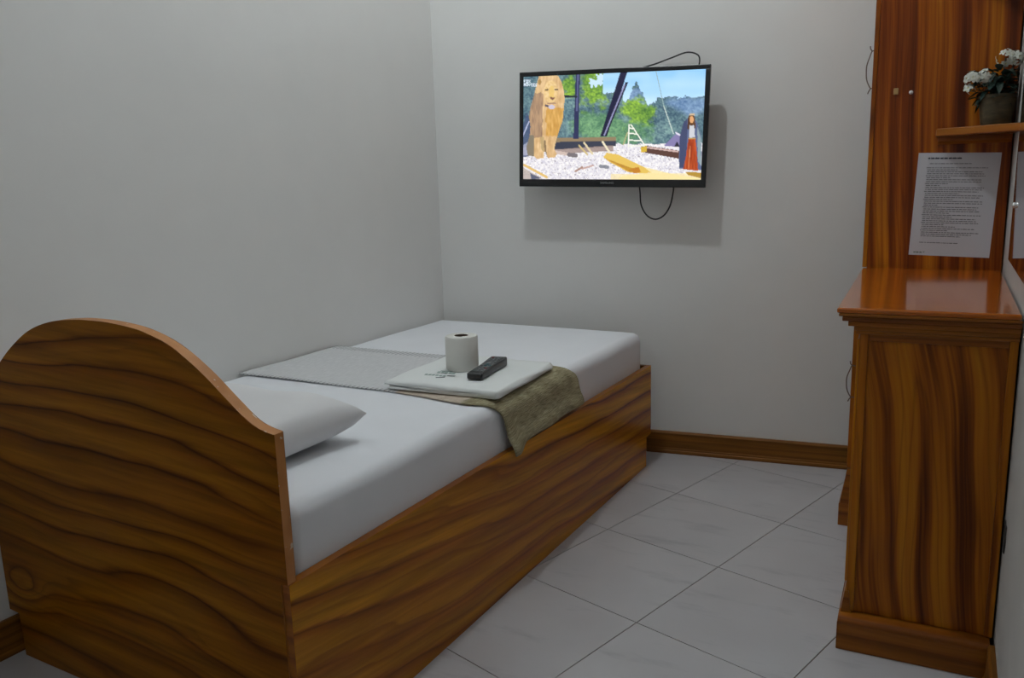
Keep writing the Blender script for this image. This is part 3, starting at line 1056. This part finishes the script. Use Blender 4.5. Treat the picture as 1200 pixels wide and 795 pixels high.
    setc(poly([(810.5, 147), (816, 147), (816.5, 161), (810.5, 162)]), (206, 208, 214))
    setc(seg(810, 162.5, 817, 162.5, 1.4), (186, 150, 90))
    setc(((X - 812.6) / 3.8) ** 2 + ((Y - 140.5) / 7.2) ** 2 < 1, (96, 60, 34))
    setc(seg(809.8, 140, 809.4, 151, 2), (84, 54, 34))
    setc(seg(815.6, 141, 816.4, 150, 1.8), (96, 64, 40))
    setc(((X - 812.8) / 2.2) ** 2 + ((Y - 140.5) / 4.2) ** 2 < 1, (226, 168, 116))
    setc(seg(811, 134.8, 815, 134.4, 2.2), (206, 182, 146))
    # station mark, two rows of white capitals
    F = {'F': '111100110100100', 'O': '111101101101111', 'X': '101101010101101', 'M': '101111111101101', 'V': '101101101101010', 'I': '111010010010111', 'E': '111100110100111', 'S': '111100111001111'}
    def word(w, x0, y0, cw, ch):
        for k, chh in enumerate(w):
            for q, bit in enumerate(F[chh]):
                if bit == '1':
                    a, b_ = x0 + (k * 4 + q % 3) * cw, y0 + (q // 3) * ch
                    setc((X >= a) & (X < a + cw) & (Y >= b_) & (Y < b_ + ch), (232, 242, 255))
    word('FOX', 615.2, 93.0, .72, .72)
    word('MOVIES', 615.2, 97.2, .72, .72)
    return np.clip(C, 0, 1)


TVC = Vector((.7855, .0120, 1.2865)) + bn * 0.018      # centre of the screen's front plane


def tv_frame():
    # x along the wall, y into the wall, z up; slight droop of the mount
    X, Y, Z = bw, -bn, Vector((0, 0, 1))
    m = Matrix((X, Y, Z)).transposed().to_4x4()
    m.translation = TVC
    return m @ Matrix.Rotation(R(1.75), 4, 'Y')


def make_tv():
    t = empty('television')
    t.matrix_world = tv_frame()
    w, h = .361, .2155
    sl, sr, st, sb = -w + .0155, w - .0175, h - .0165, -h + .029
    # bezel frame
    m = MB()
    m.box(-w, w, 0, .020, st, h, .002)
    m.box(-w, w, 0, .020, -h, sb, .002)
    m.box(-w, sl, 0, .020, sb - .001, st + .001, .002)
    m.box(sr, w, 0, .020, sb - .001, st + .001, .002)
    m.build('bezel', M['tv_black'], t)
    m = MB()
    m.box(-w + .004, w - .004, .018, .034, -h + .004, h - .004, .004)
    m.box(-w + .09, w - .09, .033, .055, -h + .02, h - .12, .008)
    m.build('back_case', M['tv_case'], t)
    # screen with its moving picture frozen
    nx, nz = 288, 162
    me = bpy.data.meshes.new('screen')
    us, vs = np.linspace(0, 1, nx + 1), np.linspace(0, 1, nz + 1)
    U, V = np.meshgrid(us, vs)
    P = np.stack([sl + (sr - sl) * U, np.full_like(U, .004), st + (sb - st) * V], -1).reshape(-1, 3)
    TL, TR, BR, BL = np.array((614.8, 90.)), np.array((827.5, 82.5)), np.array((823.5, 211.5)), np.array((615.5, 210.))
    Q = (TL * (1 - U)[..., None] + TR * U[..., None]) * (1 - V)[..., None] + (BL * (1 - U)[..., None] + BR * U[..., None]) * V[..., None]
    C = picture(Q[..., 0], Q[..., 1])
    lin = np.where(C <= .04045, C / 12.92, ((C + .055) / 1.055) ** 2.4)
    idx = np.arange((nx + 1) * (nz + 1)).reshape(nz + 1, nx + 1)
    F = np.stack([idx[:-1, :-1], idx[1:, :-1], idx[1:, 1:], idx[:-1, 1:]], -1).reshape(-1, 4)
    me.from_pydata(P.tolist(), [], F.tolist())
    att = me.color_attributes.new('picture', 'FLOAT_COLOR', 'POINT')
    att.data.foreach_set('color', np.concatenate([lin.reshape(-1, 3), np.ones(((nx + 1) * (nz + 1), 1))], 1).astype(np.float32).ravel())
    nt = NT('tv_picture')
    a = nt.n('ShaderNodeVertexColor', layer_name='picture')
    nt.bsdf(Base_Color=(.01, .01, .012, 1), Roughness=.25, Emission_Color=a.outputs[0], Emission_Strength=1.08)
    o = link('screen', me, nt.m, t)
    o['label'] = 'lit screen showing a big cat and a cloaked woman on a shore'
    # maker's lettering
    cu = bpy.data.curves.new('maker_lettering', 'FONT')
    cu.body = 'SAMSUNG'
    cu.size = .0105
    cu.align_x = 'CENTER'
    cu.align_y = 'CENTER'
    cu.extrude = .0002
    cu.space_character = 1.15
    tmp = bpy.data.objects.new('tmp_text', cu)
    COL.objects.link(tmp)
    dg = bpy.context.evaluated_depsgraph_get()
    me2 = bpy.data.meshes.new_from_object(tmp.evaluated_get(dg))
    bpy.data.objects.remove(tmp)
    me2.transform(Matrix.Translation((-.006, -.0004, -h + .0155)) @ Matrix.Rotation(R(90), 4, 'X'))
    link('maker_lettering', me2, M['tv_letter'], t)
    # wall bracket
    m = MB()
    m.box(-.11, .11, .055, .062, -.10, .10, .002)
    m.box(-.02, .02, .060, .112, -.06, .06, .002)
    m.box(-.07, .07, .108, .1155, -.09, .07, .002)
    m.build('wall_bracket', M['steel'], t)
    tag(t, 'black flat television switched on, bracketed to the white wall', 'television')


make_tv()


def tvp(dx, dz, y):
    return tv_frame() @ Vector((dx, y, dz))


def px(a, b):
    return ((a - 720.5) * .00323, -(b - 150) * .00322)


def cable(name, pts, label, r=.0028):
    q = catmull([tuple(tvp(*px(a, b), y)) for a, b, y in pts], 8)
    base = sum((Vector(v) for v in q), Vector()) / len(q)
    m = MB().tube([Vector(v) - base for v in q], r, 8)
    o = m.build(name, M['cable'], None, smooth=True)
    o.location = base
    tag(o, label, 'cable')


cable('power_cable', [(742, 84, .060), (765, 78.5, .064), (785, 72, .068), (802, 67, .066), (814, 70, .062), (817, 77, .061), (815, 90, .060)], 'black cable arching over the top edge of the television')
cable('signal_cable', [(752, 208, .062), (754, 222, .063), (756, 238, .062), (763, 250, .066), (773, 254.5, .066), (783, 250, .064), (790, 239, .060), (793, 224, .062), (794, 208, .062)], 'black cable hanging in a loop below the television')


# ------------------------------------------------------------------ furniture row along the right wall (frame: x to the wall, y away from the camera)
def handle(parent, x, y, z, L, mat=None):
    """bowed wire pull on a face looking to -x"""
    pts = [(x + .006, y, z + L * .40), (x - .004, y, z + L * .41), (x - .0095, y, z + L * .30), (x - .0165, y, z + L * .12), (x - .0175, y, z - L * .02), (x - .0155, y, z - L * .20), (x - .0085, y, z - L * .34), (x - .003, y, z - L * .40), (x + .006, y, z - L * .40)]
    m = MB().tube(catmull(pts, 4), .0017, 8)
    m.tube([(x - .003, y, z + L * .40), (x - .009, y, z + L * .46), (x - .010, y, z + L * .52)], .0017, 6)
    m.tube([(x - .003, y, z - L * .40), (x - .008, y, z - L * .46), (x - .011, y, z - L * .52)], .0017, 6)
    o = m.build('handle', M['metal'], parent, smooth=True)
    o['label'] = 'bowed dark wire handle'
    return o


def make_dresser():
    t = empty('dresser', rf(0, 0), RA)
    yn, yf = -.800, -.094           # body side planes
    xl, xr = .046, .346             # body front and back
    # carcass
    m = MB()
    m.box(xl + .004, xr, yn + .006, yf, .088, .770)
    m.build('carcass', M['wood_side'], t)
    # near end: frame round a recessed panel
    m = MB()
    m.box(xl, xl + .018, yn, yn + .014, .088, .772, .0015)
    m.build('stile', M['wood_stile'], t)
    m = MB()
    m.box(xr - .016, xr, yn, yn + .014, .088, .772, .0015)
    m.build('stile', M['wood_stile'], t)
    m = MB()
    m.box(xl + .0185, xr - .0165, yn, yn + .014, .737, .772, .0015)
    m.build('rail', M['wood_trimx'], t)
    # cornice of stepped mouldings under the top (near end and front)
    for i, (o, z0, z1) in enumerate(((.008, .752, .760), (.012, .760, .770), (.024, .770, .782), (.036, .782, .793), (.043, .793, .800))):
        m = MB()
        yo = o * .60
        m.prism([(xl - o, yn - yo), (xr + .0005, yn - yo), (xr + .0005, yn + .02), (xl + .02, yn + .02), (xl + .02, -.02), (xl - o, -.02)], 'z', z0, z1, bevel=.0022)
        m.build('moulding', M['wood_trimx'], t)
    m = MB()
    m.prism([(-.001, -.826), (RW - .027, -.826), (RW - .004, -.002), (-.001, -.002)], 'z', .800, .812, bevel=.0035)
    m.build('top_board', M['wood_top'], t)
    # plinth with a rounded cap, and the splayed foot of the front stile
    m = MB()
    m.box(.031, xr - .004, -.826, yf, .0, .070, .002)
    m.build('plinth', M['wood_trimx'], t)
    m = MB()
    m.prism([(-.827, .066), (-.829, .072), (-.826, .080), (-.818, .084), (-.80, .0855), (-.79, .0855), (-.79, .066)], 'x', .033, xr - .005)
    m.build('plinth_cap', M['wood_trimx'], t, angle=50)
    m = MB()
    m.prism([(xl + .006, .140), (xl - .003, .1385), (xl - .010, .085), (xl - .013, .068), (xl + .012, .068), (xl + .012, .085)], 'y', yn - .004, yf - .01)
    m.build('splayed_foot', M['wood_trimy'], t)
    # front: two doors on the face that looks at the bed
    for k, (a, b) in enumerate(((yn + .025, -.455), (-.445, yf - .02))):
        m = MB()
        m.box(xl - .006, xl + .006, a, b, .150, .735, .002)
        m.box(xl - .0085, xl - .004, a + .05, b - .05, .20, .685, .003)
        d = m.build('door', M['wood_front'], t)
        m = MB().lathe([(0, 0), (.005, 0), (.004, .006), (.008, .010), (.008, .014), (0, .016)], 14,
                       M=Matrix.Translation((xl - .0065, (b - .03) if k == 0 else (a + .03), .45)) @ Matrix.Rotation(R(-90), 4, 'Y'))
        m.build('knob', M['metal'], d, smooth=True)
    tag(t, 'low wooden dresser with glossy orange top against the right wall', 'dresser')


make_dresser()


def make_wardrobe():
    t = empty('wardrobe', rf(0, 0), RA)
    yb = .385
    m = MB()
    m.box(.0115, RW - .004, .0, yb, .760, 2.12, .0015)
    m.build('upper_case', M['wood_ward'], t)
    m = MB()
    m.box(.005, RW - .028, -.087, yb, .07, .748, .0015)
    m.build('lower_case', M['wood_side'], t)
    m = MB()
    m.box(-.028, RW - .028, -.0915, yb, .0, .074, .002)
    m.build('plinth', M['wood_trimx'], t)
    m = MB()
    m.prism([(.010, .190), (-.009, .188), (-.0165, .13), (-.024, .078), (-.024, .072), (.010, .072)], 'y', -.0905, yb)
    m.build('splayed_foot', M['wood_trimy'], t)
    m = MB()
    m.box(-.0015, .0110, .0015, yb - .02, .8135, 2.10, .001)
    d = m.build('door', M['wood_front'], t)
    handle(d, -.0015, .004, 1.395, .130)
    m = MB()
    m.box(-.0105, .0045, -.0855, yb - .02, .192, .745, .002)
    d = m.build('door', M['wood_front'], t)
    handle(d, -.0055, -.093, .472, .122)
    m = MB()
    m.box(-.03, RW - .004, -.012, yb, 2.12, 2.16, .006)
    m.build('crown', M['wood_trimx'], t)
    tag(t, 'tall wooden wardrobe with streaky orange grain behind the dresser', 'wardrobe')


make_wardrobe()


def make_shelf(z, label):
    t = empty('corner_shelf', rf(.270, 0, z), RA)
    # tapering board: shallow at its left end, deep against the wall
    pts = [(-.094, -.0015), (-.094, -.030), (RW - .272, -.185), (RW - .272, -.0015)]
    m = MB()
    m.prism(pts, 'z', .0, .022, bevel=.003)
    m.build('shelf_board', M['wood_trimx'], t)
    m = MB()
    m.prism([(-.0016, .0), (-.016, .0), (-.016, -.014), (-.0016, -.022)], 'x', -.088, RW - .276)
    m.build('cleat', M['wood_trimx'], t)
    tag(t, label, 'shelf', 'corner shelves on the wardrobe side')


make_shelf(1.194, 'tapered wooden corner shelf above the notice, holding the potted flowers')
make_shelf(1.665, 'empty tapered wooden corner shelf high above the potted flowers')


def make_flowers():
    random.seed(11)
    t = empty('potted_flowers', rf(.318, -.078, 1.216), RA)
    MB().lathe([(0, 0), (.034, 0), (.037, .004), (.043, .055), (.0445, .070), (.0465, .072), (.0465, .080), (.0415, .081), (.040, .070), (0, .068)], 28).build('pot', M['pot'], t, angle=40)
    m = MB()
    def leaf(m, base, d, L, w, droop, mat):
        d = Vector(d).normalized()
        side = d.cross(Vector((0, 0, 1)))
        side = side.normalized() if side.length > .05 else Vector((1, 0, 0))
        up = side.cross(d)
        def fn(u, v):
            ww = w * math.sin(math.pi * min(1, .06 + u * .94)) ** .8
            p = Vector(base) + d * (L * u) + side * ((v - .5) * ww) + up * (-droop * u * u * L + .25 * ww * abs(v - .5))
            p.y = min(p.y, .070)
            p.x = min(p.x, .044)
            return p
        m.grid(fn, 5, 2, mat)
    mA = MB()
    for k in range(150):
        a = random.uniform(0, 2 * math.pi)
        rr = random.uniform(.005, .036)
        b = (rr * math.cos(a) + random.choice((-.018, 0, .006)), rr * math.sin(a), random.uniform(.066, .140))
        leaf(mA, b, (math.cos(a), math.sin(a), random.uniform(-.25, .9)), random.uniform(.026, .044), random.uniform(.015, .024), random.uniform(.2, .8), 0 if random.random() < .7 else 1)
    # a few trailing leaves at the left of the pot
    for k in range(9):
        a = math.pi + random.uniform(-.7, .9)
        leaf(mA, (.030 * math.cos(a), .030 * math.sin(a), random.uniform(.07, .1)), (math.cos(a), math.sin(a) - .3, random.uniform(-.7, .1)), .034, .016, .6, 1)
    f = mA.build('foliage', [M['leaf'], M['leaf2']], t, normals=False, smooth=True)
    # blossoms: two dense heads of five-petalled flowers
    me_p = None
    def blossom(loc, nrm, s):
        nonlocal me_p
        if me_p is None:
            mp = MB()
            for k in range(5):
                a = k * 2 * math.pi / 5
                rot = Matrix.Rotation(a, 4, 'Z')
                def fn(u, v, rot=rot):
                    ww = .0085 * math.sin(math.pi * (.12 + .80 * u)) ** .7
                    p = Vector((.0015 + .0115 * u, (v - .5) * ww, .0035 * u - .004 * u * u + .8 * abs(v - .5) ** 2 * .004))
                    return rot @ p
                mp.grid(fn, 4, 2, 0)
            mp.lathe([(0, .0025), (.0016, .002), (.002, .0), (0, -.001)], 8, mat=1)
            bmesh.ops.remove_doubles(mp.bm, verts=mp.bm.verts, dist=1e-6)
            me_p = bpy.data.meshes.new('blossom')
            mp.bm.to_mesh(me_p)
            mp.bm.free()
            for mm in (M['petal'], M['petal_eye']): me_p.materials.append(mm)
            me_p.polygons.foreach_set('use_smooth', [True] * len(me_p.polygons))
        o = bpy.data.objects.new('blossom', me_p)
        COL.objects.link(o)
        o.parent = t
        q = Vector(nrm).normalized().to_track_quat('Z', 'Y')
        o.matrix_local = Matrix.LocRotScale(Vector(loc), q, Vector((s, s, s)))
    heads = (((-.062, -.030, .122), 13, .020), ((-.034, -.036, .126), 9, .017), ((.010, -.020, .172), 12, .021), ((.034, -.018, .170), 9, .017), ((-.070, -.032, .098), 3, .008))
    for c, n, r in heads:
        for k in range(n):
            v = Vector((random.gauss(0, 1), random.gauss(0, 1) - .7, random.gauss(0, 1) * .8 + .25)).normalized()
            blossom(Vector(c) + v * r, v, random.uniform(.75, 1.05))
    m = MB()
    for c, n, r in heads[:4]:
        m.tube([(c[0] * .3, c[1] * .3, .066), (c[0] * .7, c[1] * .7, c[2] * .75), c], .0016, 6)
        m.tube([(c[0] * .25 + .008, c[1] * .3, .066), (c[0] * .6, c[1] * .8, c[2] * .8), (c[0] + .006, c[1] + .004, c[2] - .004)], .0012, 6)
    m.build('stems', M['leaf'], t, smooth=True)
    tag(t, 'brown pot of white artificial flowers on the corner shelf', 'potted flowers')


make_flowers()


def make_notice():
    random.seed(3)
    w, h = .210, .297
    t = empty('printed_notice', rf(.2345, -.0006, .9988), RA)
    t.rotation_mode = 'XYZ'
    t.rotation_euler = (0, R(1.9), RA)
    MB().box(-w / 2, w / 2, -.0006, 0, -h / 2, h / 2).build('paper_sheet', M['paper'], t)
    def bars(name, rows, mat):
        m = MB()
        for u0, u1, v, th in rows:
            x, xe = -w / 2 + u0 * w, -w / 2 + u1 * w
            z = h / 2 - v * h
            while x < xe - .001:
                L = min(random.uniform(.0035, .013), xe - x)
                # a word: body strip and a few ascenders
                m.box(x, x + L, -.0010, -.0006, z - th / 2, z + th / 2)
                for _ in range(int(L / .004)):
                    a = x + random.random() * (L - .0006)
                    m.box(a, a + .0006, -.0010, -.0006, z + th / 2, z + th * .95)
                x += L + random.uniform(.0012, .0022)
        m.build(name, mat, t)
    bars('heading', [(.125, .54, .052, .0042)], M['ink_title'])
    rows = [(.15, .66, .103, .0020)]
    v = .143
    wide = [.86, .50, .80, .82, .84, .42, .80, .80, .40, .30, .84, .82, .78, .55, .84, .80, .48, .84, .84, .30, .80, .78, .82, .45, .84, .50, .78, .80, .82, .40, .55, .78, .46, .84, .75, .62]
    for k, e in enumerate(wide):
        rows.append((.115 + (.012 if k % 4 else 0), e, v, .0019))
        v += .0190
    rows.append((.12, .60, .872, .0020))
    bars('body_text', rows, M['ink'])
    bars('footer_mark', [(.06, .165, .972, .0030), (.18, .20, .968, .002)], M['ink_green'])
    tag(t, 'white sheet of printed text taped to the wardrobe side', 'notice')


make_notice()


def small_things():
    # two little fixings on the wardrobe side
    o = MB().box(-.0065, .0065, -.0045, 0, -.009, .009, .0015).build('screw_cover', M['pin_brass'])
    o.location = rf(.064, -.0004, 1.329)
    o.rotation_euler = (0, 0, RA)
    tag(o, 'small pale brass screw cover on the wardrobe side, left of the white pin', 'screw cover')
    o = MB().lathe([(0, 0), (.0028, 0), (.0028, .005), (.0055, .0065), (.0055, .0085), (.003, .0105), (0, .0108)], 16, M=Matrix.Rotation(R(90), 4, 'X')).build('push_pin', M['pin_white'], None, smooth=True)
    o.location = rf(.104, -.0004, 1.323)
    o.rotation_euler = (0, 0, RA)
    tag(o, 'tiny round white push pin stuck in the wardrobe side', 'pin')
    # mirror on the right wall
    t = empty('wall_mirror', rf(RW, 0, .872) - wey * .66, WA)
    MB().box(-.0060, -.0012, -.32, .355, 0, .62).build('mirror_backing', M['mirror_back'], t)
    MB().box(-.0072, -.0061, -.319, .354, .001, .619).build('mirror_glass', M['mirror'], t)
    for y in (-.22, .27):
        for z in (.14, .50):
            MB().lathe([(0, 0), (.0075, 0), (.0075, .004), (.005, .0065), (0, .007)], 18, M=Matrix.Translation((-.0072, y, z)) @ Matrix.Rotation(R(-90), 4, 'Y')).build('clip', M['glow_chrome'], t, smooth=True)
    tag(t, 'frameless mirror held by round clips on the right wall above the dresser', 'mirror')
    # gouge in the plaster beside the dresser
    random.seed(8)
    b = bmesh.new()
    ring = []
    n = 16
    for k in range(n):
        a = 2 * math.pi * k / n
        r = 1 + random.uniform(-.22, .22)
        ring.append(b.verts.new((-.0025, .022 * r * math.cos(a), .034 * r * math.sin(a))))
    back = [b.verts.new((.004, v.co.y * 1.15, v.co.z * 1.15)) for v in ring]
    for k in range(n): b.faces.new((ring[k], ring[(k + 1) % n], back[(k + 1) % n], back[k]))
    b.faces.new(ring)
    bmesh.ops.recalc_face_normals(b, faces=b.faces)
    me = bpy.data.meshes.new('plaster_gouge')
    b.to_mesh(me)
    b.free()
    o = link('plaster_gouge', me, M['gouge'])
    o.location = rf(RW, 0, .342) - wey * .84
    o.rotation_euler = (0, 0, WA)
    tag(o, 'small dark gouge in the right wall beside the dresser', 'wall damage')


small_things()
